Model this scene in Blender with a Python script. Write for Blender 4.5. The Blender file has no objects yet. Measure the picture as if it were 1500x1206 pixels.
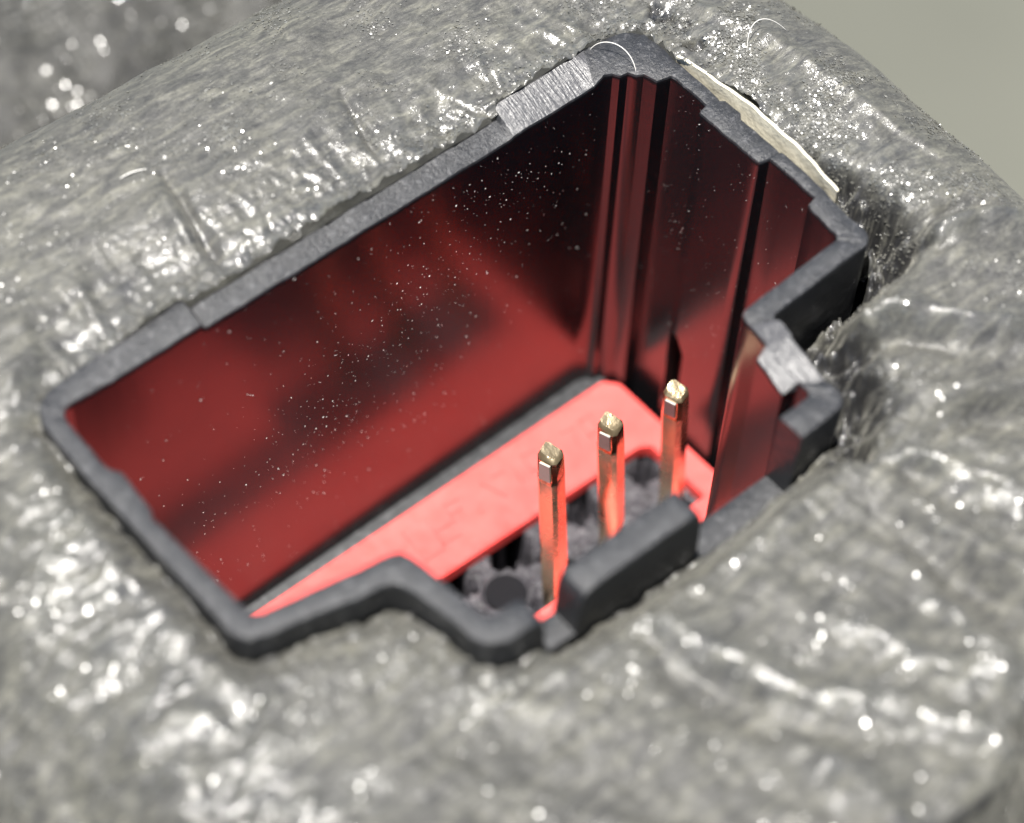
import bpy, bmesh, math, random
import numpy as np
from mathutils import Matrix, Vector

random.seed(7)
rng = np.random.default_rng(7)
scene = bpy.context.scene
MM = 0.1                                   # one Blender unit is one centimetre

# ------------------------------------------------------------------ camera
cam_data = bpy.data.cameras.new('camera')
cam = bpy.data.objects.new('camera', cam_data)
scene.collection.objects.link(cam)
scene.camera = cam
right = Vector((0.77132583, -0.63598285, 0.02413029))
down = Vector((-0.50640554, -0.63625563, -0.58200706))
fwd = Vector((0.38549954, 0.43669737, -0.81282564))
pos = Vector((-10.17547575, -26.83806737, 37.97904432)) * MM
M = Matrix((right, -down, -fwd)).transposed().to_4x4()
M.translation = pos
cam.matrix_world = M
cam_data.sensor_width = 36.0
cam_data.lens = 36.0 * 3100.1 / 1500.0
cam_data.clip_start = 0.05
cam_data.clip_end = 2000.0
cam_data.dof.use_dof = True
cam_data.dof.focus_distance = 53.2 * MM
cam_data.dof.aperture_fstop = (cam_data.lens / 1000.0) / (2 * 0.072)

# ------------------------------------------------------------------ light
SUN = Vector((-0.17, -0.02, 0.98)).normalized()
world = bpy.data.worlds.new('World')
scene.world = world
world.use_nodes = True
wn = world.node_tree.nodes
sky = wn.new('ShaderNodeTexSky')
sky.sky_type = 'NISHITA'
sky.sun_disc = False
sky.sun_elevation = math.asin(SUN.z)
sky.sun_rotation = math.atan2(SUN.x, SUN.y)
wn['Background'].inputs['Strength'].default_value = 0.05
world.node_tree.links.new(sky.outputs['Color'], wn['Background'].inputs['Color'])
sun_data = bpy.data.lights.new('sun', 'SUN')
sun_data.energy = 4.9
sun_data.angle = math.radians(0.55)
sun_data.color = (1.0, 0.96, 0.90)
sun = bpy.data.objects.new('sun', sun_data)
scene.collection.objects.link(sun)
sun.rotation_euler = SUN.to_track_quat('Z', 'Y').to_euler()
scene.view_settings.view_transform = 'Standard'
scene.view_settings.look = 'None'
scene.view_settings.gamma = 1.0
scene.view_settings.exposure = 1.2
scene.cycles.use_denoising = True
scene.cycles.max_bounces = 10
scene.cycles.glossy_bounces = 6

# ------------------------------------------------------------------ helpers
def link(name, me, mat=None, parent=None):
    o = bpy.data.objects.new(name, me)
    scene.collection.objects.link(o)
    if mat is not None and me is not None:
        for m in (mat if isinstance(mat, (list, tuple)) else [mat]):
            me.materials.append(m)
    if parent is not None:
        o.parent = parent
    return o

def tag(o, label, cat, group=None):
    o['label'] = label
    o['category'] = cat
    if group:
        o['group'] = group
    return o

def mesh(name, verts, faces, smooth=None, mats=None):
    me = bpy.data.meshes.new(name)
    v = np.asarray(verts, dtype=float) * MM
    me.from_pydata(v.tolist(), [], [list(map(int, f)) for f in faces])
    if mats is not None:
        me.polygons.foreach_set('material_index', mats)
    me.update()
    if smooth is not None:
        me.polygons.foreach_set('use_smooth', [True] * len(me.polygons))
        if smooth < 180:
            me.set_sharp_from_angle(angle=math.radians(smooth))
    return me

def grid_mesh(name, V, keep):
    """V (n,m,3) in mm, keep (n-1,m-1) bool"""
    n, m = V.shape[:2]
    idx = np.arange(n * m).reshape(n, m)
    q = np.stack([idx[:-1, :-1], idx[1:, :-1], idx[1:, 1:], idx[:-1, 1:]], -1)[keep]
    used = np.zeros(n * m, bool); used[q.ravel()] = True
    remap = np.cumsum(used) - 1
    q = remap[q]
    co = (V.reshape(-1, 3)[used] * MM).astype(np.float32)
    me = bpy.data.meshes.new(name)
    me.vertices.add(len(co)); me.vertices.foreach_set('co', co.ravel())
    me.loops.add(q.size); me.loops.foreach_set('vertex_index', q.ravel().astype(np.int32))
    me.polygons.add(len(q))
    me.polygons.foreach_set('loop_start', (np.arange(len(q)) * 4).astype(np.int32))
    me.update(calc_edges=True)
    me.validate()
    me.polygons.foreach_set('use_smooth', [True] * len(me.polygons))
    return me

def tri_mesh(name, V, q):
    co = (np.asarray(V) * MM).astype(np.float32); q = np.asarray(q).astype(np.int32)
    me = bpy.data.meshes.new(name)
    me.vertices.add(len(co)); me.vertices.foreach_set('co', co.ravel())
    me.loops.add(q.size); me.loops.foreach_set('vertex_index', q.ravel())
    me.polygons.add(len(q)); me.polygons.foreach_set('loop_start', (np.arange(len(q)) * 3).astype(np.int32))
    me.update(calc_edges=True)
    me.shade_flat()
    return me

# gradient noise ----------------------------------------------------
PERM = rng.permutation(4096)
GA = rng.uniform(0, 2 * math.pi, 4096)
def perlin(x, y, seed=0):
    xi = np.floor(x).astype(int); yi = np.floor(y).astype(int)
    xf = x - xi; yf = y - yi
    def g(ix, iy, dx, dy):
        a = GA[PERM[(PERM[(ix + seed * 131) & 4095] + iy) & 4095]]
        return np.cos(a) * dx + np.sin(a) * dy
    u = xf ** 3 * (xf * (xf * 6 - 15) + 10); v = yf ** 3 * (yf * (yf * 6 - 15) + 10)
    a = g(xi, yi, xf, yf) * (1 - u) + g(xi + 1, yi, xf - 1, yf) * u
    b = g(xi, yi + 1, xf, yf - 1) * (1 - u) + g(xi + 1, yi + 1, xf - 1, yf - 1) * u
    return (a * (1 - v) + b * v) * 1.5
def fbm(x, y, o=4, seed=0, gain=.5):
    s = 0; a = 1
    for k in range(o):
        s = s + a * perlin(x * 2 ** k, y * 2 ** k, seed + k * 7); a *= gain
    return s
def ridge(x, y, o=3, seed=0, gain=.5):
    s = 0; a = 1
    for k in range(o):
        s = s + a * (1 - 2 * np.abs(perlin(x * 2 ** k, y * 2 ** k, seed + k * 5))); a *= gain
    return s
def sstep(a, b, x):
    t = np.clip((x - a) / (b - a), 0, 1); return t * t * (3 - 2 * t)

# materials ---------------------------------------------------------
class Mat:
    def __init__(self, name):
        self.m = bpy.data.materials.new(name); self.m.use_nodes = True
        self.t = self.m.node_tree; self.n = self.t.nodes; self.p = self.n['Principled BSDF']
        self.co = self.n.new('ShaderNodeTexCoord').outputs['Object']
    def set(self, **k):
        for a, v in k.items(): self.p.inputs[a.replace('_', ' ')].default_value = v
        return self
    def ln(self, a, b): self.t.links.new(a, b)
    def mapping(self, scale, rot=(0, 0, 0)):
        mp = self.n.new('ShaderNodeMapping'); mp.inputs['Scale'].default_value = scale
        mp.inputs['Rotation'].default_value = rot
        self.ln(self.co, mp.inputs['Vector']); return mp.outputs['Vector']
    def noise(self, scale, detail=4, rough=.55, vec=None, dist=0.0):
        t = self.n.new('ShaderNodeTexNoise')
        t.inputs['Scale'].default_value = scale; t.inputs['Detail'].default_value = detail
        t.inputs['Roughness'].default_value = rough; t.inputs['Distortion'].default_value = dist
        self.ln(vec if vec is not None else self.co, t.inputs['Vector']); return t.outputs['Fac']
    def ramp(self, fac, stops):
        r = self.n.new('ShaderNodeValToRGB'); e = r.color_ramp.elements
        while len(e) < len(stops): e.new(.5)
        for el, (p, c) in zip(e, stops):
            el.position = p; el.color = c if len(c) == 4 else (*c, 1)
        self.ln(fac, r.inputs['Fac']); return r.outputs['Color']
    def rng(self, fac, a, b, lo=.3, hi=.7):
        r = self.n.new('ShaderNodeMapRange'); self.ln(fac, r.inputs['Value'])
        r.inputs['From Min'].default_value = lo; r.inputs['From Max'].default_value = hi
        r.inputs['To Min'].default_value = a; r.inputs['To Max'].default_value = b
        return r.outputs['Result']
    def mix(self, fac, a, b, mode='MIX'):
        x = self.n.new('ShaderNodeMix'); x.data_type = 'RGBA'; x.blend_type = mode
        if isinstance(fac, (int, float)): x.inputs[0].default_value = fac
        else: self.ln(fac, x.inputs[0])
        for s, v in ((6, a), (7, b)):
            if isinstance(v, tuple): x.inputs[s].default_value = (*v, 1) if len(v) == 3 else v
            else: self.ln(v, x.inputs[s])
        return x.outputs[2]
    def math(self, op, a, b=None):
        x = self.n.new('ShaderNodeMath'); x.operation = op
        for i, v in enumerate((a, b)):
            if v is None: continue
            if isinstance(v, (int, float)): x.inputs[i].default_value = v
            else: self.ln(v, x.inputs[i])
        return x.outputs[0]
    def bump(self, h, dist, strength=1.0, prev=None):
        b = self.n.new('ShaderNodeBump'); b.inputs['Distance'].default_value = dist
        b.inputs['Strength'].default_value = strength; self.ln(h, b.inputs['Height'])
        if prev is not None: self.ln(prev, b.inputs['Normal'])
        self.ln(b.outputs['Normal'], self.p.inputs['Normal']); return b.outputs['Normal']

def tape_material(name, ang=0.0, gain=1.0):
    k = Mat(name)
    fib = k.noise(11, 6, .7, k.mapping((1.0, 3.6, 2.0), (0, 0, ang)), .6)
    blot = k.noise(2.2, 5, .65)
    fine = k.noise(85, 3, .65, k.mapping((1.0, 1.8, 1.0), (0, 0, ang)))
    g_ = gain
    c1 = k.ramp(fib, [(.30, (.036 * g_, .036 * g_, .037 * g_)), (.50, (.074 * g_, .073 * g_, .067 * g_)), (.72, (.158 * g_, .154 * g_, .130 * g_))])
    c2 = k.ramp(blot, [(.35, (.86, .86, .88)), (.65, (1.08, 1.08, 1.04))])
    c = k.mix(1.0, c1, c2, 'MULTIPLY')
    c3 = k.ramp(fine, [(.3, (.72, .72, .72)), (.7, (1.25, 1.25, 1.22))])
    c = k.mix(1.0, c, c3, 'MULTIPLY')
    at = k.n.new('ShaderNodeAttribute'); at.attribute_name = 'shine'
    tn = k.n.new('ShaderNodeAttribute'); tn.attribute_name = 'torn_shade'
    c = k.mix(tn.outputs['Fac'], c, (.012, .012, .013))      # black glue at the tears, plus shade painted into valleys and below the roll
    k.ln(c, k.p.inputs['Base Color'])
    k.ln(k.rng(k.noise(20, 4, .6), .42, .62, .3, .7), k.p.inputs['Roughness'])
    k.set(Specular_IOR_Level=.4)
    n1 = k.bump(fib, .006, .6)
    k.bump(fine, .0026, .9, n1)
    # resin film squeezed out where the tape is gathered and creased
    film = k.math('MULTIPLY', at.outputs['Fac'], k.rng(k.noise(16, 4, .65), .12, 1.0, .40, .58))
    k.ln(film, k.p.inputs['Coat Weight'])
    k.set(Coat_Roughness=.18, Coat_IOR=1.75)
    k.set(Sheen_Weight=.22, Sheen_Roughness=.35, Sheen_Tint=(1.0, .98, .86, 1))
    cb = k.n.new('ShaderNodeBump'); cb.inputs['Distance'].default_value = .006; cb.inputs['Strength'].default_value = .9
    k.ln(k.noise(34, 4, .65), cb.inputs['Height']); k.ln(cb.outputs['Normal'], k.p.inputs['Coat Normal'])
    return k.m
def flake_material():
    k = Mat('glassy_grit')
    k.ln(k.ramp(k.noise(30, 2, .5), [(.3, (.10, .10, .09)), (.7, (.17, .166, .145))]), k.p.inputs['Base Color'])
    k.set(Roughness=.27, IOR=2.1)
    return k.m
MAT_FLAKE = flake_material()

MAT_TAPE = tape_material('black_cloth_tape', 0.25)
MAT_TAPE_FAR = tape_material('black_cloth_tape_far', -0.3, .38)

def plastic_inner():
    k = Mat('glossy_black_plastic')
    k.set(Base_Color=(.009, .0085, .010, 1), Specular_IOR_Level=.54)
    streak = k.noise(26, 4, .6, k.mapping((1, 1, .03)))
    k.ln(k.rng(k.noise(2.5, 3, .5), .19, .27), k.p.inputs['Roughness'])
    k.bump(streak, .0006, .5)
    return k.m
def plastic_rim():
    k = Mat('worn_black_plastic')
    c = k.ramp(k.noise(45, 6, .75), [(.3, (.014, .015, .017)), (.55, (.026, .027, .030)), (.78, (.14, .14, .145))])
    k.ln(c, k.p.inputs['Base Color'])
    k.ln(k.rng(k.noise(40, 3, .6), .30, .50), k.p.inputs['Roughness'])
    k.set(Specular_IOR_Level=.48)
    n = k.bump(k.noise(90, 4, .7), .0045, .9)
    k.bump(k.noise(8, 3, .5), .008, .6, n)
    return k.m
def plastic_cut():
    k = Mat('knife_cut_black_plastic')
    k.set(Base_Color=(.06, .06, .064, 1), Specular_IOR_Level=.6, Roughness=.36)
    w = k.noise(10, 4, .65, k.mapping((9, 1.0, 1.0), (0, 0, 0.9)))
    n = k.bump(w, .007, .9)
    k.bump(k.noise(60, 2, .6), .002, .7, n)
    return k.m
def red_plastic():
    k = Mat('red_plastic')
    c = k.ramp(k.noise(6, 4, .6), [(.3, (.80, .072, .066)), (.7, (.88, .098, .088))])
    k.ln(c, k.p.inputs['Base Color'])
    k.ln(k.rng(k.noise(25, 4, .6), .36, .56), k.p.inputs['Roughness']); k.set(Specular_IOR_Level=.7)
    k.p.subsurface_method = 'BURLEY' if hasattr(k.p, 'subsurface_method') else 'RANDOM_WALK'
    k.set(Subsurface_Weight=.25, Subsurface_Radius=(1.0, .15, .1), Subsurface_Scale=.03)
    n = k.bump(k.noise(30, 3, .6), .002, .6)
    k.bump(k.noise(3, 2, .5), .02, .4, n)
    return k.m
def grey_plastic():
    k = Mat('gritty_charcoal_plastic')
    c = k.ramp(k.noise(20, 5, .7), [(.3, (.018, .017, .020)), (.55, (.045, .042, .050)), (.78, (.13, .115, .125))])
    k.ln(c, k.p.inputs['Base Color']); k.set(Roughness=.6)
    k.bump(k.noise(30, 4, .7), .012, .9)
    return k.m
def gold():
    k = Mat('tarnished_gold_plate')
    c = k.ramp(k.noise(7, 4, .6, k.mapping((1, 1, .25))), [(.3, (.66, .50, .31)), (.7, (.88, .72, .48))])
    k.ln(c, k.p.inputs['Base Color']); k.set(Metallic=1.0)
    k.ln(k.rng(k.noise(20, 3, .6), .18, .30), k.p.inputs['Roughness'])
    rib = k.n.new('ShaderNodeTexWave'); rib.bands_direction = 'Z'; rib.inputs['Scale'].default_value = 34
    rib.inputs['Distortion'].default_value = 1.5; k.ln(k.co, rib.inputs['Vector'])
    n = k.bump(rib.outputs['Fac'], .0009, .4)
    k.bump(k.noise(25, 3, .6), .0015, .6, n)
    return k.m
def simple(name, col, rough, bs=None):
    k = Mat(name)
    c = k.ramp(k.noise(12, 3, .6), [(.3, tuple(x * .85 for x in col)), (.7, tuple(min(1, x * 1.1) for x in col))])
    k.ln(c, k.p.inputs['Base Color']); k.set(Roughness=rough)
    if bs: k.bump(k.noise(bs, 3, .6), .01, .5)
    return k.m
MAT_IN, MAT_RIM, MAT_CUT = plastic_inner(), plastic_rim(), plastic_cut()
MAT_RED, MAT_GREY, MAT_GOLD = red_plastic(), grey_plastic(), gold()
MAT_OUT = simple('satin_black_plastic', (.014, .015, .017), .45, 30)
MAT_LINER = simple('cream_liner', (.60, .56, .44), .5, 20)
MAT_LINT = simple('white_lint', (.75, .73, .68), .6)
MAT_DUST = simple('pale_dust', (.70, .68, .66), .6)
MAT_VOID = simple('matt_black', (.006, .006, .007), .8)
MAT_TIP = simple('worn_gold_tip', (.50, .40, .25), .32, 40)
MAT_TIP.node_tree.nodes['Principled BSDF'].inputs['Metallic'].default_value = .8
MAT_GREYTIP = simple('bare_cut_metal', (.30, .29, .27), .45)

# ------------------------------------------------------------------ ground
g = Mat('pale_concrete')
c = g.ramp(g.noise(.16, 3, .6), [(.3, (.070, .072, .058)), (.7, (.105, .106, .086))])
g.ln(c, g.p.inputs['Base Color']); g.set(Roughness=.85); g.bump(g.noise(6, 4, .6), .04, .4)
GZ = -42.0
gm = mesh('ground', [(-900, -900, GZ), (900, -900, GZ), (900, 900, GZ), (-900, 900, GZ)], [(0, 1, 2, 3)])
ground = link('ground', gm, g.m); ground['kind'] = 'structure'

# ------------------------------------------------------------------ connector shell: one swept loop
ST = []      # (inner uv, outer uv, top z, inner top drop, material of the top)
def st(iu, iv, ou, ov, z=0.0, drop=0.0, m=1): ST.append((iu, iv, ou, ov, z, drop, m))
def lerp_st(a, b, n, z=0.0, drop=0.0, m=1, ends=(True, True)):
    for k in range(n + 1):
        if (k == 0 and not ends[0]) or (k == n and not ends[1]): continue
        t = k / n
        st(*[a[i] + (b[i] - a[i]) * t for i in range(4)], z, drop, m)
def arc(ic, oc, ri, ro, a0, a1, n, z=0.0, m=1):
    for k in range(n + 1):
        a = math.radians(a0 + (a1 - a0) * k / n)
        st(ic[0] + ri * math.cos(a), ic[1] + ri * math.sin(a), oc[0] + ro * math.cos(a), oc[1] + ro * math.sin(a), z, 0, m)

# back-left corner, running clockwise seen from above
arc((.42, -.55), (.50, -.45), .35, .92, 180, 90, 8, .0)
lerp_st((1.0, -.18, 1.2, .50), (3.9, -.1255, 3.9, .72), 6, .02, .12, 1)
lerp_st((4.0, -.1236, 4.0, .52), (13.15, .0484, 13.2, .72), 18, -.12, .14, 1)
lerp_st((13.25, .0503, 13.3, .98), (15.9, .10, 16.3, 1.05), 6, .10, .30, 2)
st(16.2, .10, 16.8, 1.08, .0)
st(16.42, .02, 17.1, 1.08); st(16.50, -.16, 17.4, 1.02); st(16.74, -.20, 17.6, .95)
st(16.84, -.40, 17.8, .78); st(17.00, -.50, 17.95, .55); st(17.12, -.86, 18.02, -.1)
st(17.52, -.94, 18.04, -.55)
lerp_st((17.54, -1.1, 18.04, -.9), (17.54, -2.22, 18.02, -2.2), 4)
st(17.24, -2.30, 18.02, -2.34)
st(17.221, -2.36, 18.02, -2.42); st(17.221, -2.64, 18.02, -2.68); st(17.221, -2.94, 18.02, -2.96)
lerp_st((17.22, -3.1, 18.02, -3.1), (17.22, -4.36, 18.0, -4.4), 5)
st(17.25, -4.44, 18.0, -4.5); st(17.52, -4.52, 18.0, -4.58)
lerp_st((17.54, -4.7, 18.0, -4.75), (17.52, -6.08, 17.95, -6.1), 4)
st(17.22, -6.16, 17.95, -6.2)
lerp_st((17.18, -6.3, 17.92, -6.35), (17.12, -7.0, 17.86, -7.0), 3)
arc((16.95, -7.18), (17.4, -7.55), .16, .46, 0, -90, 5)
lerp_st((16.5, -7.36, 16.6, -8.03), (14.2, -7.50, 14.7, -8.14), 6, .0)
# the corner that points into the well
st(13.9, -7.52, 14.42, -8.15); st(13.72, -7.60, 14.34, -8.20); st(13.66, -7.75, 14.30, -8.30)
lerp_st((13.64, -7.95, 14.28, -8.42), (13.58, -8.55, 14.22, -8.8), 3, .16, .20, 2)
for k in range(6):
    t = k / 5; st(13.22 - .10 * t, -8.65 - .97 * t, 14.21 - .11 * t, -8.9 - 1.3 * t, .14 - .24 * t, .34, 2)
st(13.40, -9.72, 14.08, -10.35, -.04, .05); st(13.40, -9.85, 14.05, -10.55, -.04, .0)
arc((13.25, -10.06), (13.6, -10.55), .14, .45, 0, -90, 5, -.04)
lerp_st((12.9, -10.2, 13.2, -11.02), (12.40, -10.2, 12.42, -11.05), 3, -.04)
# low stretch, lock rib, low stretch
lerp_st((12.34, -10.2, 12.34, -11.05), (9.46, -10.2, 9.46, -11.10), 8, -2.3)
for u, z in ((9.42, -.55), (9.39, -.28), (9.30, -.10), (9.14, -.01)): st(u, -10.2, u, -11.10, z)
lerp_st((8.9, -10.2, 8.9, -11.10), (6.4, -10.2, 6.4, -11.08), 5, .0)
for u, z in ((6.24, -.02), (6.10, -.10), (6.01, -.28), (5.98, -.55)): st(u, -10.2, u, -11.08, z)
lerp_st((5.94, -10.2, 5.94, -11.06), (5.10, -10.18, 5.10, -11.02), 3, -1.6)
for u, z in ((5.06, -.40), (5.02, -.16), (4.92, -.04)): st(u, -10.18, u, -11.0, z)
st(4.7, -10.17, 4.66, -10.98)
arc((4.35, -9.9), (4.3, -10.13), .27, .85, -90, -180, 7)
lerp_st((4.06, -9.6, 3.44, -9.8), (3.86, -8.2, 3.2, -8.75), 6)
st(3.80, -7.95, 3.12, -8.52); st(3.70, -7.76, 2.98, -8.36); st(3.52, -7.66, 2.78, -8.28); st(3.30, -7.62, 2.55, -8.25)
lerp_st((3.0, -7.58, 2.3, -8.22), (1.1, -7.22, 1.0, -7.86), 7)
arc((.72, -6.80), (.62, -6.95), .36, .85, -95, -180, 8)
lerp_st((.34, -6.4, -.22, -6.5), (.12, -3.8, -.34, -3.9), 8)
st(.20, -3.66, -.35, -3.75)
lerp_st((.22, -3.5, -.35, -3.6), (.26, -2.4, -.40, -2.5), 4)
st(.10, -2.2, -.41, -2.3)
lerp_st((.07, -2.0, -.42, -2.1), (.07, -.75, -.42, -.7), 5)

ZB = -16.3
BV = .075
rows_out = [ZB, -6.0]
SLOT = (-8.75, -11.9)
verts, faces, fm = [], [], []
ns = len(ST)
prof_n = None
for i, (iu, iv, ou, ov, z, drop, m) in enumerate(ST):
    if iv < -.9 and iu > .5 and abs(iu - 17.221) > .0004:
        ou, ov = iu + (ou - iu) * .86, iv + (ov - iv) * .86
        ST[i] = (iu, iv, ou, ov, z, drop, m)
    w = math.hypot(ou - iu, ov - iv); b = min(BV, w * .3)
    def P(t, zz): return (ou + (iu - ou) * t, ov + (iv - ov) * t, zz)
    jig = .015 * math.sin(i * 2.3) + .01 * math.sin(i * 5.1)
    z += jig if z > -1 else 0
    zi = z - drop
    pr = [P(0, r) for r in rows_out] + [P(0, z - b - .12), P(0, z - b), P(.29 * b / w, z - .29 * b), P(b / w, z), P(.5, z - drop * .45),
          P(1 - b / w, zi), P(1 - .29 * b / w, zi - .29 * b), P(1, zi - b), P(1, zi - b - .12)] + [P(1, SLOT[0]), P(1, -9.9), P(1, SLOT[1]), P(1, ZB)]
    prof_n = len(pr); verts += pr
slot_cols = [i for i in range(ns) if abs(ST[i][0] - 17.221) < .0004]
pocket = []
for i in range(ns):
    j = (i + 1) % ns
    for r in range(prof_n - 1):
        a, b_, c_, d = i * prof_n + r, j * prof_n + r, j * prof_n + r + 1, i * prof_n + r + 1
        inner = r >= 9
        if inner and r in (11, 12) and i in slot_cols[:-1]:
            pocket.append((a, b_, c_, d)); continue
        faces.append((a, b_, c_, d))
        steep = abs(ST[i][4] - ST[j][4]) > .3
        fm.append(0 if inner else 4 if (r < 3 or steep) else (2 if 4 <= r <= 7 and ST[i][6] == 2 and ST[j][6] == 2 else 1))
# pocket of the latch window
V = list(verts)
if pocket:
    for (a, b_, c_, d) in pocket:
        q = [tuple(np.array(V[k]) + (.55, 0, 0)) for k in (a, b_, c_, d)]
        n0 = len(V); V += q
        faces.append((n0, n0 + 1, n0 + 2, n0 + 3)); fm.append(3)
    lo = slot_cols[0]; hi = slot_cols[-2] + 1
    ring = [(lo, 11), (lo, 12), (lo, 13)] + [(k, 13) for k in range(lo + 1, hi + 1)] + [(hi, 12), (hi, 11)] + [(k, 11) for k in range(hi - 1, lo, -1)]
    for k in range(len(ring)):
        a = ring[k][0] * prof_n + ring[k][1]; b_ = ring[(k + 1) % len(ring)][0] * prof_n + ring[(k + 1) % len(ring)][1]
        n0 = len(V); V += [tuple(np.array(V[a]) + (.55, 0, 0)), tuple(np.array(V[b_]) + (.55, 0, 0))]
        faces.append((a, b_, n0 + 1, n0)); fm.append(3)
    # sloping head of the window
    V[hi * prof_n + 11] = tuple(np.array(V[hi * prof_n + 11]) + (0, 0, -.55))

conn = bpy.data.objects.new('electrical_connector', None)
scene.collection.objects.link(conn)
conn.location = (8.5 * MM, -5 * MM, ZB * MM)
tag(conn, 'black plastic connector socket with a red insert and three bare gold pins, set in tape', 'connector')
inv = Matrix.Translation(-Vector(conn.location))
def part(name, me, mat, parent=None):
    o = link(name, me, mat)
    if parent is None:
        o.parent = conn; o.matrix_parent_inverse = inv
    else:
        o.parent = parent
    return o
sm = mesh('shell', V, faces, 32, fm)
shell = part('shell', sm, [MAT_IN, MAT_RIM, MAT_CUT, MAT_VOID, MAT_OUT])
shell['label'] = 'black plastic shroud with a stepped outline and worn rim'

def prism(poly, z0, z1, bev=0.0):
    bm = bmesh.new()
    vs = [bm.verts.new((x * MM, y * MM, z0 * MM)) for x, y in poly]
    f = bm.faces.new(vs)
    r = bmesh.ops.extrude_face_region(bm, geom=[f])
    for v in r['geom']:
        if isinstance(v, bmesh.types.BMVert): v.co.z = z1 * MM
    bmesh.ops.recalc_face_normals(bm, faces=bm.faces[:])
    if bev:
        bmesh.ops.bevel(bm, geom=bm.edges[:], offset=bev * MM, segments=2, affect='EDGES', profile=.6)
    return bm
def bm_mesh(name, bm, smooth=35):
    me = bpy.data.meshes.new(name); bm.to_mesh(me); bm.free()
    me.polygons.foreach_set('use_smooth', [True] * len(me.polygons)); me.set_sharp_from_angle(angle=math.radians(smooth))
    return me

# floor of the shell with the ledge along the back wall
part('shell_floor', bm_mesh('shell_floor', prism([(-.2, -10.7), (17.6, -10.7), (17.8, .5), (-.2, .3)], -16.3, -15.9)), MAT_OUT)
part('ledge', bm_mesh('ledge', prism([(.1, -.42), (16.9, -.40), (16.9, .3), (.1, .2)], -15.95, -12.80, .05)), MAT_RIM)

# red insert: a frame round the terminal block
PZ = -12.72
outer = [(.6, -.44), (16.70, -.42), (17.04, -.80), (17.14, -6.5), (13.5, -6.4), (9.4, -6.4), (9.1, -8.7), (4.3, -8.7), (.6, -7.1)]
inner = [(2.4, -2.66), (15.95, -2.86), (16.30, -3.05), (16.30, -5.35), (13.0, -5.32), (11.0, -5.30), (8.5, -5.28), (8.4, -4.25), (2.4, -4.2)]
bm = bmesh.new()
def ring3(pts, z): return [bm.verts.new((x * MM, y * MM, z * MM)) for x, y in pts]
o1, o0, i1, i0 = ring3(outer, PZ), ring3(outer, PZ - .55), ring3(inner, PZ), ring3(inner, PZ - .55)
for k in range(9):
    j = (k + 1) % 9
    bm.faces.new((o1[k], o1[j], i1[j], i1[k])); bm.faces.new((o0[j], o0[k], i0[k], i0[j]))
    bm.faces.new((o0[k], o0[j], o1[j], o1[k])); bm.faces.new((i1[k], i1[j], i0[j], i0[k]))
bmesh.ops.recalc_face_normals(bm, faces=bm.faces[:])
bmesh.ops.bevel(bm, geom=bm.edges[:], offset=.05 * MM, segments=2, affect='EDGES')
red = part('retainer_plate', bm_mesh('retainer_plate', bm), MAT_RED)
red['label'] = 'bright red plastic retainer frame with raised moulded marks'

# raised moulded marks on the red plate (worn, not legible in the photograph)
def bar(bm, p, q, w=.10, h=.045):
    p = Vector((p[0], p[1], PZ)); q = Vector((q[0], q[1], PZ)); d = q - p; L = max(d.length, .02)
    m = Matrix.Translation((p + q) / 2 * MM) @ Matrix.Rotation(math.atan2(d.y, d.x), 4, 'Z') @ Matrix.Diagonal(((L + w) * MM, w * MM, 2 * h * MM, 1))
    r = bmesh.ops.create_cube(bm, size=1, matrix=m)
    bmesh.ops.bevel(bm, geom=list({e for v in r['verts'] for e in v.link_edges}), offset=.03 * MM, segments=2, affect='EDGES')
GLYPHS = [[((8.79, -.92), (8.70, -2.10)), ((8.72, -2.05), (9.3, -2.08))], [((8.5, -1.3), (8.5, -1.32))],
          [((9.55, -1.05), (9.45, -1.95)), ((9.5, -1.5), (10.05, -1.5)), ((9.45, -1.95), (10.0, -1.98))],
          [((10.25, -.95), (10.15, -1.55)), ((10.25, -.95), (10.7, -1.0)), ((10.2, -1.3), (10.6, -1.3))], [((10.95, -1.76), (10.97, -1.76))],
          [((11.55, -1.0), (11.86, -1.78))], [((11.98, -1.02), (12.3, -1.06))], [((12.65, -1.1), (12.55, -1.7))],
          [((13.1, -1.0), (13.0, -1.6)), ((13.1, -1.0), (13.45, -1.05)), ((13.0, -1.6), (13.35, -1.65))],
          [((14.0, -1.1), (13.9, -1.8))], [((14.5, -1.1), (14.9, -1.15)), ((14.9, -1.15), (14.6, -1.75))],
          [((15.2, -1.1), (15.1, -1.7)), ((15.6, -1.1), (15.5, -1.7)), ((15.2, -1.1), (15.6, -1.1)), ((15.1, -1.7), (15.5, -1.7))]]
for gl in GLYPHS:
    bm = bmesh.new()
    for a, b in gl: bar(bm, a, b)
    part('raised_mark', bm_mesh('raised_mark', bm), MAT_RED, red)

# terminal block: gritty heightfield with rectangular slots and one round hole
du = .05
U = np.arange(2.2, 16.5, du); Vv = np.arange(-5.7, -2.4, du)
uu, vv = np.meshgrid(U, Vv, indexing='ij')
zz = -13.25 + .05 * fbm(uu * 2.2, vv * 2.2, 4, 3) + .045 * fbm(uu * 6, vv * 6, 2, 9)
edge = .22 * fbm(uu * 2.4, vv * 2.4, 3, 21)
def recess(uc, vc, a, b, depth, soft=.10):
    d = np.maximum(np.abs(uu - uc) - a, np.abs(vv - vc) - b) + edge
    return -depth * (1 - sstep(-soft, soft, d))
for uc, vc, a_, b_ in ((9.05, -2.95, .45, .45), (11.05, -2.95, .62, .42), (11.35, -3.45, .25, .25), (13.50, -3.20, .50, .42), (13.80, -3.6, .22, .25), (15.75, -3.30, .40, .38)):
    zz += recess(uc, vc, a_, b_, 2.4, .08)
for uc in (10.45, 12.9):
    zz += recess(uc, -4.75, .14, .20, 1.0)
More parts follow.
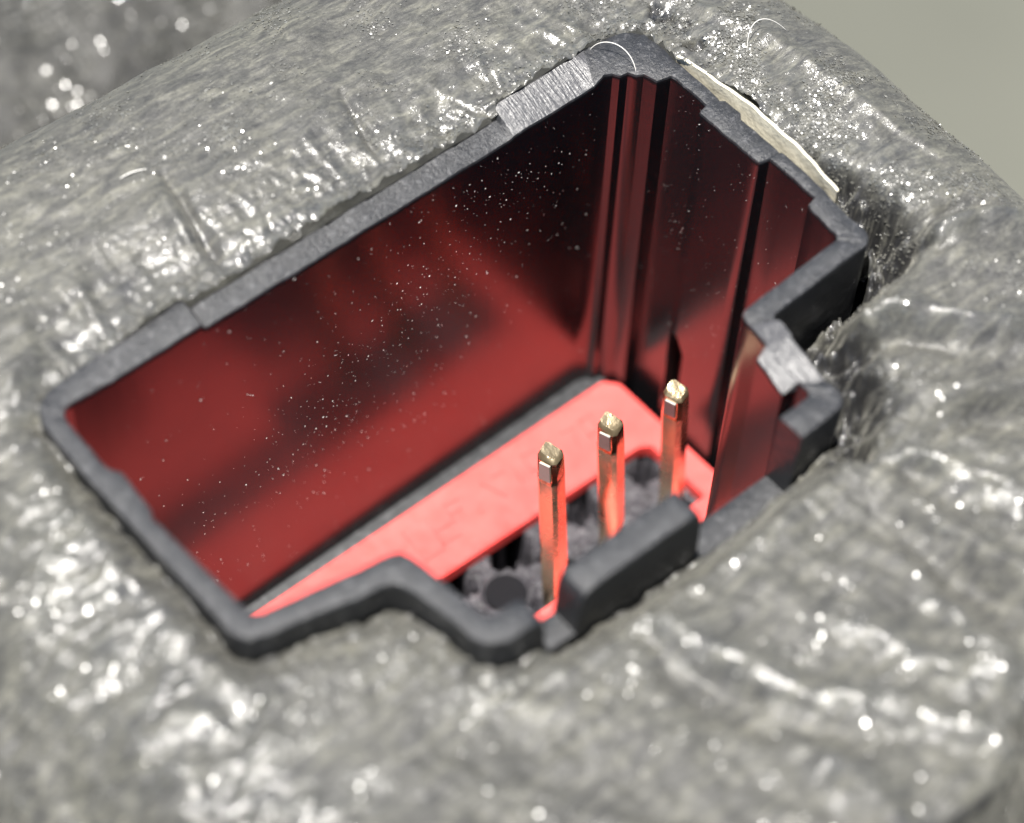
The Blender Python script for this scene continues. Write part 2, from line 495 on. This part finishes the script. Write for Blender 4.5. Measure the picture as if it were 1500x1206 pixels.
rr = np.hypot((uu - 10.06), (vv + 3.98))
zz = np.where(rr < .66, -13.48 + .01 * fbm(uu * 3, vv * 3, 2, 5), zz)
zz = np.where((rr >= .66) & (rr < .74), np.minimum(zz, -13.3), zz)
part('terminal_block', grid_mesh('terminal_block', np.stack([uu, vv, zz], -1), np.ones((len(U) - 1, len(Vv) - 1), bool)), MAT_GREY)
# smooth plug in the empty round position
bm = bmesh.new()
bmesh.ops.create_cone(bm, cap_ends=True, segments=40, radius1=.62 * MM, radius2=.60 * MM, depth=.3 * MM, matrix=Matrix.Translation((10.06 * MM, -3.98 * MM, -13.5 * MM)))
bmesh.ops.bevel(bm, geom=bm.edges[:], offset=.03 * MM, segments=2, affect='EDGES')
part('round_plug', bm_mesh('round_plug', bm), MAT_IN)

# pins: square bars with a sheared, bevelled tip
def pin(base, top, w, tipseed):
    r = random.Random(tipseed)
    base, top = np.array(base), np.array(top)
    ax = top - base; L = np.linalg.norm(ax); ax /= L
    e1 = np.array([1.0, 0, 0]); e1 -= ax * e1.dot(ax); e1 /= np.linalg.norm(e1); e2 = np.cross(ax, e1)
    ca, sa = math.cos(.34), math.sin(.34); e1, e2 = e1 * ca + e2 * sa, e2 * ca - e1 * sa
    h = w / 2; c = h * .34
    sec = [(-h, -h + c), (-h + c, -h), (h - c, -h), (h, -h + c), (h, h - c), (h - c, h), (-h + c, h), (-h, h - c)]
    vs, fs, mi = [], [], []
    levels = [0, L * .25, L * .5, L * .75, L - 1.15]
    for l in levels:
        for x, y in sec: vs.append(base + ax * l + e1 * (x + .01 * r.uniform(-1, 1)) + e2 * (y + .01 * r.uniform(-1, 1)))
    # obliquely sheared end: a small burr below the cut on the -u side, a worn flat above it
    for x, y in sec:
        burr = .05 if x < -h * .9 and y < h * .5 else 0
        vs.append(base + ax * (L - 1.02) + e1 * (x - burr) + e2 * y)
    for x, y in sec: vs.append(base + ax * (L - .90) + e1 * (x * .95 + .01) + e2 * y * .98)
    for x, y in sec: vs.append(base + ax * (L - .20 + .04 * r.uniform(-1, 1) + .06 * y / h) + e1 * (x * .88 + .03) + e2 * (y * .94 + .01))
    for x, y in sec: vs.append(base + ax * (L - .06 + .03 * r.uniform(-1, 1) + .07 * y / h) + e1 * (x * .66 + .06) + e2 * (y * .76 + .03))
    nl = len(levels) + 4
    for k in range(nl - 1):
        for i in range(8):
            j = (i + 1) % 8
            fs.append((k * 8 + i, k * 8 + j, (k + 1) * 8 + j, (k + 1) * 8 + i)); mi.append(1 if k >= nl - 2 else 0)
    fs.append(tuple((nl - 1) * 8 + i for i in range(8))); mi.append(1)
    me = mesh('pin', vs, fs, 40, mi)
    return me, base, ax, e1, e2, L
for n, (b, t) in enumerate((((11.02, -5.00, -13.6), (10.70, -4.72, -6.1)), ((13.30, -4.80, -13.6), (12.52, -4.95, -6.15)), ((15.62, -4.75, -13.6), (14.55, -5.22, -6.2)))):
    me, base, ax, e1, e2, L = pin(b, t, .60, n + 3)
    po = part('pin', me, [MAT_GOLD, MAT_TIP])
    # bare sheared facet on the tip
    h = .31
    q = []
    for x, y, l in ((-.98, -.58, L - .92), (-.98, .50, L - .92), (-.88, .46, L - .26), (-.88, -.50, L - .26)):
        q.append((base + ax * l + e1 * (x * h * 1.0 - .025) + e2 * (y * h + .02)))
    q2 = [p + e1 * .10 for p in q]
    tip = mesh('sheared_facet', q + q2, [(0, 3, 2, 1), (0, 1, 5, 4), (1, 2, 6, 5), (2, 3, 7, 6), (3, 0, 4, 7), (4, 5, 6, 7)])
    part('sheared_facet', tip, MAT_GREYTIP, po)

# ------------------------------------------------------------------ tape wrap
outline = np.array([(s[2], s[3]) for s in ST])
seg_a = outline; seg_b = np.roll(outline, -1, 0)
seg_l = np.hypot(*(seg_b - seg_a).T); arc_s = np.concatenate([[0], np.cumsum(seg_l)])[:-1]
def nearest(px, py):
    best = np.full(px.shape, 1e9); bx = np.zeros_like(px); by = np.zeros_like(px); bs = np.zeros_like(px)
    inside = np.zeros(px.shape, bool)
    for (ax, ay), (bx_, by_), L, s0 in zip(seg_a, seg_b, seg_l, arc_s):
        if L < 1e-6: continue
        t = np.clip(((px - ax) * (bx_ - ax) + (py - ay) * (by_ - ay)) / (L * L), 0, 1)
        cx, cy = ax + t * (bx_ - ax), ay + t * (by_ - ay)
        d = np.hypot(px - cx, py - cy); m = d < best
        best = np.where(m, d, best); bx = np.where(m, cx, bx); by = np.where(m, cy, by); bs = np.where(m, s0 + t * L, bs)
        cross = ((ay > py) != (by_ > py)) & (px < (bx_ - ax) * (py - ay) / (by_ - ay + 1e-12) + ax)
        inside ^= cross
    return np.where(inside, -best, best), bx, by, bs

h = .062
S = np.arange(-13, 29, h); T = np.arange(-27, 13.5, h)
def roll(x, lo, rl, hi, rh):
    """sheet coordinate -> (position, drop)"""
    p = x.copy(); d = np.zeros_like(x)
    for sgn, x0, r in ((1, hi, rh), (-1, lo, rl)):
        e = sgn * (x - x0); m = e > 0
        th = np.clip(e / r, 0, 1.45)
        extra = np.maximum(e - 1.45 * r, 0)
        pp = x0 + sgn * (r * np.sin(th) + extra * math.cos(1.45)); dd = r * (1 - np.cos(th)) + extra * math.sin(1.45)
        p = np.where(m, pp, p); d = np.where(m, dd, d)
    return p, d
ss, tt = np.meshgrid(S, T, indexing='ij')
px, du_ = roll(ss, -.4, 6.5, 20.1, 3.2)
py, dv_ = roll(tt, -18.6, .8, 5.4, 3.4)
sd, cx, cy, cs = nearest(px, py)
gap = np.where((cx > 17.6) & (cy < -.4) & (cy > -6.4), .42 * np.sin(np.clip((cy + 6.4) / 6.0, 0, 1) * math.pi), 0) + .03
front_m = sstep(-6.5, -7.2, cy)
gap = gap - .09 * sstep(-.6, .4, cy) * sstep(.3, 1.5, cx) * sstep(17.2, 16.6, cx) + .05 * front_m + .16 * front_m * sstep(13.6, 14.1, cx)
EDGE = [(0, .6, -.25), (4, .8, -.06), (8, .9, -.03), (16, 1, -.03), (17.8, .8, -.25), (17.9, -1, -.10), (18, -3, -.02), (18, -5, -.1), (17.7, -7.0, -.7),
        (16.5, -8.1, -2.2), (15.2, -8.2, -2.5), (14.2, -8.6, -2.2), (14.1, -10, -1.9), (13.8, -10.9, -1.6), (12, -11.1, -1.9), (10.5, -11.1, -2.2), (8, -11.1, -2.1), (5.6, -11.1, -1.9),
        (4.4, -11, -1.1), (3.5, -10.2, -.9), (3.1, -8.8, -1.0), (2.5, -8.3, -1.0), (1.3, -8, -.95), (.1, -7.4, -1.0), (-.35, -5, -.85), (-.4, -2.5, -.8), (-.3, -.5, -.5)]
PLAT = [(0, 3, .35), (8, 3, .50), (16, 3, .30), (20, 2, -.15), (20, -3, .10), (20, -8, -.1), (17, -10, -.2), (17, -14, -.5), (12, -14, -.6), (8, -14, -.7), (3, -13, -.8), (0, -10, -.8), (-2, -6, -.5), (-2, -1, -.1)]
def idw(tab, x, y, pw=3):
    num = 0; den = 0
    for a, b, z in tab:
        w = 1 / ((x - a) ** 2 + (y - b) ** 2 + .05) ** (pw / 2); num = num + w * z; den = den + w
    return num / den
ze = idw(EDGE, cx, cy, 4); zp = idw(PLAT, px, py, 3)
d = np.maximum(sd - gap, 0)
right_side = sstep(13.5, 15.5, cx) * sstep(-5.5, -7.0, cy)           # torn, crumpled flank
back_side = sstep(-.6, .4, cy) * sstep(.5, 2, cx)
front_side = sstep(-6.5, -7.5, cy) * (1 - right_side)
left_side = sstep(1.0, .2, cx)
reach = np.maximum(2.0 + .6 * back_side - .6 * right_side - 1.0 * front_side - 1.2 * left_side, .8)
z = ze + (zp - ze) * sstep(0, 1, d / reach * .5 + .5 * np.clip(d / reach, 0, 1) ** .7)
near = np.exp(-d / 1.1); nearer = np.exp(-d / .45)
wx = px + .5 * fbm(px * .5, py * .5, 2, 60); wy = py + .5 * fbm(px * .5 + 9, py * .5, 2, 61)
# broad unevenness, medium creases, gathers running away from the opening
z = z + .14 * fbm(px * .17, py * .17, 2, 11) + .07 * fbm(wx * .55, wy * .8, 3, 12)
z = z + .020 * ridge(wx * .9, wy * 1.3, 2, 13) * (1 - .5 * back_side)
z = z + .013 * fbm(wx * 2.2, wy * 3.2, 3, 14) + .007 * fbm(px * 6, py * 8, 2, 18)
z = z + near * (.12 + .10 * right_side + .05 * back_side) * ridge(cs * 1.3, d * .6, 3, 15)
z = z + nearer * .07 * ridge(cs * 3.0, d * 1.6, 2, 17) + np.exp(-d / .9) * .045 * ridge(wx * 3.2, wy * 3.2, 2, 19)
# foreground: long soft folds running off to the front edges
fg = sstep(-10.5, -13, py) + sstep(-.5, -2.5, px) * (1 - sstep(-10.5, -13, py))
z = z + fg * (.24 * fbm((px + .45 * py) * .55, (py - .45 * px) * .30, 3, 31) + .05 * fbm((px + .3 * py) * 1.5, (py - .3 * px) * .9, 3, 32))
lr = sstep(.2, -1.6, px) * sstep(-1.0, -3.5, py)
z = z + lr * (.12 * ridge(wx * .32 + wy * .12, wy * .95, 2, 33) + .05 * perlin(wx * .8, wy * 2.2, 34))
# named folds (polylines in the sheet, millimetres)
def fold(pts, amp, width):
    global z
    best = np.full(px.shape, 1e9); tb = np.zeros_like(px); n = len(pts) - 1
    for k in range(n):
        (ax, ay), (bx, by) = pts[k], pts[k + 1]; L2 = (bx - ax) ** 2 + (by - ay) ** 2
        t = np.clip(((px - ax) * (bx - ax) + (py - ay) * (by - ay)) / L2, 0, 1)
        dd = np.hypot(px - ax - t * (bx - ax), py - ay - t * (by - ay)); m = dd < best
        best = np.where(m, dd, best); tb = np.where(m, (k + t) / n, tb)
    wob = 1 + .5 * perlin(px * 1.2, py * 1.2, 44)
    z = z + amp * np.exp(-(best / (width * wob)) ** 2) * np.sin(np.clip(tb * .9 + .05, 0, 1) * math.pi) ** .5
fold([(7.1, -11.9), (7.4, -13.3), (8.2, -15.1), (9.4, -16.6), (10.7, -18.3)], .30, .45)
fold([(6.6, -12.4), (6.9, -13.6), (7.6, -15.3), (8.8, -17.0), (10.0, -18.5)], -.22, .5)
fold([(10.3, -15.0), (10.8, -16.5), (11.6, -17.4)], .25, .35)
fold([(12.2, -15.6), (12.0, -18.2)], .25, .35)
fold([(7.4, -16.9), (7.9, -18.7)], .30, .4)
fold([(18.2, -8.4), (20.0, -8.9), (21.3, -9.5)], .45, .32)
fold([(15.6, -11.9), (17.2, -12.8), (19.4, -13.6)], .40, .38)
fold([(15.4, -12.6), (17.0, -13.5), (19.0, -14.4)], -.35, .45)
fold([(13.2, -12.9), (13.6, -14.6), (14.0, -16.6)], .32, .40)
fold([(12.5, -12.9), (12.8, -14.8), (13.2, -16.8)], -.28, .50)
fold([(18.2, -8.0), (19.6, -8.3), (21, -8.9)], -.30, .35)
fold([(15.2, -8.9), (16.5, -9.7), (17.7, -11.0), (18.8, -11.8)], .50, .38)
fold([(15.0, -9.6), (16.3, -10.3), (17.5, -11.6)], -.30, .40)
fold([(13.9, -12.0), (14.8, -13.5), (15.3, -15.0)], .30, .35)
fold([(5.6, 3.8), (5.2, 1.0)], -.22, .16)
fold([(5.2, 3.6), (4.8, 1.0)], .16, .2)
fold([(10.5, 3.4), (10.0, 1.2)], -.16, .12)
fold([(2.3, 2.6), (2.0, 1.0)], .16, .25)
fold([(19.2, 2.5), (20.2, -1.5), (20.6, -5.0), (21.3, -8.5)], .16, .25)
# torn, crumpled tape in the corners of the stepped side
def near_poly(pts):
    best = np.full(px.shape, 1e9)
    for (ax, ay), (bx, by) in zip(pts[:-1], pts[1:]):
        t = np.clip(((px - ax) * (bx - ax) + (py - ay) * (by - ay)) / ((bx - ax) ** 2 + (by - ay) ** 2), 0, 1)
        best = np.minimum(best, np.hypot(px - ax - t * (bx - ax), py - ay - t * (by - ay)))
    return best
torn_shade = np.zeros_like(px)
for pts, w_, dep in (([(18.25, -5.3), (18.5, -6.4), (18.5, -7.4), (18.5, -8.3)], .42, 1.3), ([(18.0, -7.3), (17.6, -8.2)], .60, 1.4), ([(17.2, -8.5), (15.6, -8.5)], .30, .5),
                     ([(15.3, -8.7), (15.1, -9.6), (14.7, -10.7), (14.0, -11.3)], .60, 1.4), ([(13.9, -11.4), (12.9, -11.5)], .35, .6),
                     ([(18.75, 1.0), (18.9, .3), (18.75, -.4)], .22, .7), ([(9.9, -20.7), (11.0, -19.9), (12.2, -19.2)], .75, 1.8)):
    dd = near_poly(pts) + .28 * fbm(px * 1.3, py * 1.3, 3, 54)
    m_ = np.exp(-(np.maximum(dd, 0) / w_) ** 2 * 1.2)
    torn_shade = np.maximum(torn_shade, m_)
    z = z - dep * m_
cr2 = ridge(wx * 2.8, wy * 2.8, 2, 53)
cr = ridge(wx * 1.25 + wy * .5, wy * 1.7 - wx * .3, 2, 51)
z = z + torn_shade * (.30 * cr + .22 * cr2 + .07 * ridge(wx * 6.5, wy * 6.5, 1, 55))
z = z - du_ - dv_
# pull the rim of the sheet onto the opening
tgt = gap + .05 * fbm(cs * 1.6, cs * 0, 3, 71) * np.where(gap > .06, .3, 1)
z = z - (.12 - .09 * back_side) * np.exp(-(np.maximum(sd - tgt, 0) / .13) ** 2)
dirx = np.where(sd > 1e-4, (px - cx) / np.maximum(sd, 1e-4), (cx - px) / np.maximum(-sd, 1e-4)); diry = np.where(sd > 1e-4, (py - cy) / np.maximum(sd, 1e-4), (cy - py) / np.maximum(-sd, 1e-4))
mv = (sd < tgt) & (sd > tgt - 2.2 * h)
px2 = np.where(mv, cx + dirx * tgt, px); py2 = np.where(mv, cy + diry * tgt, py)
ok = sd > tgt - 1.5 * h
keep = ok[:-1, :-1] & ok[1:, :-1] & ok[1:, 1:] & ok[:-1, 1:]
tape_me = grid_mesh('tape_wrap', np.stack([px2, py2, z], -1), keep)
shine = np.clip(np.exp(-d / (.65 + 1.2 * back_side)) * (.85 + .3 * back_side), 0, 1)
shine = np.maximum(shine, torn_shade)
FOLDS = [[(7.1, -11.9), (7.4, -13.3), (8.2, -15.1), (9.4, -16.6), (10.7, -18.3)], [(10.3, -15.0), (10.8, -16.5), (11.6, -17.4)], [(12.2, -15.6), (12.0, -18.2)], [(7.4, -16.9), (7.9, -18.7)],
         [(18.2, -8.4), (20.0, -8.9), (21.3, -9.5)], [(15.2, -8.9), (16.5, -9.7), (17.7, -11.0), (18.8, -11.8)], [(13.9, -12.0), (14.8, -13.5), (15.3, -15.0)], [(-1.4, -3.3), (-1.7, -5.8), (-1.8, -8.1), (-1.7, -11.5)], [(18.9, .5), (19.0, -6)]]
foldm = np.zeros_like(px)
for f_ in FOLDS: foldm = np.maximum(foldm, np.exp(-(near_poly(f_) / (1.7 if f_[0][0] < 0 or f_[0][0] > 18.5 else .45)) ** 2))
shine = np.maximum(shine, .8 * foldm)
used = np.zeros(px.shape, bool)
used[:-1, :-1] |= keep; used[1:, :-1] |= keep; used[1:, 1:] |= keep; used[:-1, 1:] |= keep
roll_shade = sstep(.18, .42, dv_) * (py < -15)  # painted shade: sheet blackened where it rolls off at the front
for nm, arr in (('shine', shine * (1 - roll_shade)), ('torn_shade', np.maximum(np.clip(torn_shade * 1.8 - .15, 0, 1) * sstep(1.45, .95, cr2), roll_shade))):  # crumple valleys blackened in place of cast shade, crests left pale
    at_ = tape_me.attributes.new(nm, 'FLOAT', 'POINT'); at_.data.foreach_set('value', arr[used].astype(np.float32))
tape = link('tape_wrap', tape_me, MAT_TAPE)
tag(tape, 'wrinkled shiny black cloth tape wrapped round the connector opening', 'tape')

def grit(name, X, Y, Z, weight, count, size, lift, tilt=.30):
    P = np.stack([X, Y, Z], -1)
    N = np.cross(np.gradient(P, axis=0), np.gradient(P, axis=1)); N /= np.linalg.norm(N, axis=-1, keepdims=True) + 1e-9
    N = np.where(N[..., 2:] < 0, -N, N)
    w = weight.ravel() / weight.sum()
    id_ = rng.choice(w.size, count, p=w)
    p_ = P.reshape(-1, 3)[id_] + rng.uniform(-.03, .03, (count, 3)); n_ = N.reshape(-1, 3)[id_] + rng.normal(0, tilt, (count, 3))
    n_ /= np.linalg.norm(n_, axis=1, keepdims=True)
    a_ = np.cross(n_, rng.normal(0, 1, (count, 3))); a_ /= np.linalg.norm(a_, axis=1, keepdims=True); b_ = np.cross(n_, a_)
    r1 = (size * rng.lognormal(0, .35, count))[:, None]; r2 = r1 * rng.uniform(.5, 1.0, (count, 1))
    top = p_ + n_ * lift
    V_ = np.stack([top - a_ * r1, top + b_ * r2, top + a_ * r1, top - b_ * r2, p_ - n_ * .03], 1).reshape(-1, 3)
    k5 = (np.arange(count) * 5)[:, None]
    q = np.concatenate([k5 + np.array([[0, 3, 2]]), k5 + np.array([[0, 2, 1]]), k5 + np.array([[0, 1, 4]]), k5 + np.array([[1, 2, 4]]), k5 + np.array([[2, 3, 4]]), k5 + np.array([[3, 0, 4]])])
    return tri_mesh(name, V_, q)
ring = ok & (sd > tgt + .1)
clump = np.clip(.25 + 1.3 * fbm(px * .6, py * .6, 3, 91), .02, 2) ** 1.5
wgt = np.where(ring, clump * (1 + 6 * foldm + 1.2 * np.exp(-d / 1.5)), 0)
gr = link('grit', grit('grit', px2, py2, z, wgt, 110000, .026, .004, .26), MAT_FLAKE); gr['kind'] = 'stuff'
tag(gr, 'glittering grit caught on the wrinkled tape round the socket', 'grit')

# inner apron: closes the gap outside the shell, black to stand in for shade
ap_v, ap_f = [], []
for i in range(ns):
    iu, iv, ou, ov = ST[i][:4]
    w = math.hypot(ou - iu, ov - iv); nx, ny = (ou - iu) / w, (ov - iv) / w
    for dd, zz_ in ((.9, -1.2), (.5, -2.6), (.06, -3.2), (.02, -5.0)):
        ap_v.append((ou + nx * dd, ov + ny * dd, zz_ - (1.4 if dd > .4 else 0)))
for i in range(ns):
    j = (i + 1) % ns
    for r in range(3): ap_f.append((i * 4 + r, j * 4 + r, j * 4 + r + 1, i * 4 + r + 1))
apron = link('gap_shade_apron', mesh('gap_shade_apron', ap_v, ap_f, 180), MAT_OUT, tape)

# pale liner showing in the slit beside the rim
lv, lf = [], []
n = 40
for k in range(n + 1):
    t = k / n; v = -.55 - 5.75 * t; b = math.sin(math.pi * t) ** .8
    u0 = 18.00; wv = .02 * math.sin(t * 19) + .012 * math.sin(t * 47)
    for (a, zz_) in ((.02, -1.6), (.08 + .12 * b, -.7), (.04 + .23 * b + wv, .02 + .08 * b), (.10 + .24 * b + wv, .04 + .08 * b), (.17 + .14 * b, -.7), (.13, -1.6)):
        lv.append((u0 + a, v, zz_))
for k in range(n):
    for r in range(5): lf.append((k * 6 + r, (k + 1) * 6 + r, (k + 1) * 6 + r + 1, k * 6 + r + 1))
liner = link('liner_strip', mesh('liner_strip', lv, lf, 50), MAT_LINER)
tag(liner, 'thin cream liner strip in the slit between socket rim and black tape', 'strip')

# ------------------------------------------------------------------ taped bundle behind and below
S2 = np.arange(-30, 34, .25); A2 = np.linspace(-1.55, 1.55, 130)
s2, a2 = np.meshgrid(S2, A2, indexing='ij')
R2 = 15 + .25 * fbm(s2 * .25, a2 * 4, 4, 81) + .07 * fbm(s2 * 1.2, a2 * 14, 3, 82)
bx = s2; by = 25 + R2 * np.sin(a2); bz = -26 + R2 * np.cos(a2)
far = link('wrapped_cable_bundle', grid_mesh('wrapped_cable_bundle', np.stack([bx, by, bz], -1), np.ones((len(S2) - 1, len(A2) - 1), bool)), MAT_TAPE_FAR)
tag(far, 'out of focus bundle in dark glittering tape behind the wrapped connector', 'cable bundle')

gf = link('grit', grit('grit_far', bx, by, bz, np.clip(.3 + fbm(s2 * .5, a2 * 8, 3, 92), .05, 2) * (np.abs(a2) < 1.2), 100000, .060, .008, .30), MAT_FLAKE); gf['kind'] = 'stuff'
tag(gf, 'coarse glittering grit on the out of focus bundle behind', 'grit')

# ------------------------------------------------------------------ lint fibres
def fibre(pts, r, label):
    pts = np.array(pts, float); n = len(pts); cv = []
    for k in range(25):
        t = k / 24                                     # Bezier through de Casteljau
        q = pts.copy()
        for _ in range(n - 1): q = q[:-1] * (1 - t) + q[1:] * t
        cv.append(q[0])
    cv = np.array(cv); tv = np.gradient(cv, axis=0); vs, fs = [], []
    for k, (c_, t_) in enumerate(zip(cv, tv)):
        t_ = t_ / np.linalg.norm(t_); a_ = np.cross(t_, (0.3, 0.2, 1)); a_ /= np.linalg.norm(a_); b_ = np.cross(t_, a_)
        rr_ = r * (.35 + .65 * math.sin(math.pi * (.08 + .84 * k / 24)))
        vs += [c_ + rr_ * (a_ * math.cos(x) + b_ * math.sin(x)) for x in np.linspace(0, 2 * math.pi, 6, endpoint=False)]
    for k in range(24):
        for i in range(6): fs.append((k * 6 + i, k * 6 + (i + 1) % 6, k * 6 + 6 + (i + 1) % 6, k * 6 + 6 + i))
    fs += [tuple(range(5, -1, -1)), tuple(144 + i for i in range(6))]
    tag(link('lint_fibre', mesh('lint_fibre', vs, fs, 180), MAT_LINT), label, 'fibre', 'lint fibres on tape and rim')
def on_tape(u, v):
    k = np.argmin((px2 - u) ** 2 + (py2 - v) ** 2 + np.where(ok, 0, 99)); return float(z.ravel()[k])
fibre([(16.45, .95, .04), (16.8, .95, .40), (17.1, .3, .45), (16.95, -.15, .30), (16.9, -.32, -.02)], .012, 'short curled white lint fibre lying across the corner of the socket rim')
za, zb = on_tape(19.5, -1.5), on_tape(20.8, -1.7)
fibre([(19.5, -1.6, za), (19.7, -1.2, za + .6), (20.3, -1.2, za + .7), (20.8, -1.7, zb)], .010, 'fine arched white lint fibre standing on the tape beside the liner strip')
za, zb = on_tape(4.7, 4.3), on_tape(5.35, 4.15)
fibre([(4.7, 4.3, za + .02), (5.0, 4.28, za + .09), (5.35, 4.15, zb + .03)], .018, 'stubby pale lint fibre on the tape behind the straight back rim')

# ------------------------------------------------------------------ dust on the inner walls and rim
dv, df = [], []
def flake(p, n, a):
    n = np.array(n, float); t = np.cross(n, (0, 0, 1)); t /= np.linalg.norm(t) + 1e-9; b = np.cross(n, t)
    an = rng.normal(.6, .5); e1 = t * math.cos(an) + b * math.sin(an); e2 = np.cross(n, e1)
    L = a * rng.uniform(.7, 1.9); w = a * rng.uniform(.3, .6); hh = a * rng.uniform(.4, .9)
    k = len(dv); p = np.array(p)
    dv.extend([p - e1 * L, p + e2 * w, p + e1 * L, p - e2 * w, p + n * hh])
    df.extend([(k, k + 1, k + 4), (k + 1, k + 2, k + 4), (k + 2, k + 3, k + 4), (k + 3, k, k + 4)])
cnt = 0
while cnt < 900:
    u = rng.uniform(1, 16.3); zz_ = rng.uniform(-12, -.4)
    # denser drift across the middle of the back wall
    w = .12 + math.exp(-((u - 10.0 + (zz_ + 4) * -.85) / 3.3) ** 2) * math.exp(-((zz_ + 4.8) / 4.2) ** 2)
    if rng.random() > w: continue
    flake((u, -.1988 + .0188 * u - .004, zz_), (0, -1, 0), rng.choice([.006, .009, .013, .019], p=[.4, .35, .2, .05])); cnt += 1
for k in range(260):
    v = rng.uniform(-7, -.5); zz_ = -rng.uniform(.2, 9) ** 1.0
    uw = 17.22
    if -2.25 < v < -.95 or -6.1 < v < -4.5: uw = 17.53
    flake((uw - .004, v, zz_), (-1, 0, 0), rng.choice([.006, .009, .014], p=[.5, .35, .15]))
dust = link('dust', mesh('dust', dv, df), MAT_DUST)
dust['kind'] = 'stuff'
tag(dust, 'scattered white dust specks clinging to the glossy inner walls', 'dust')
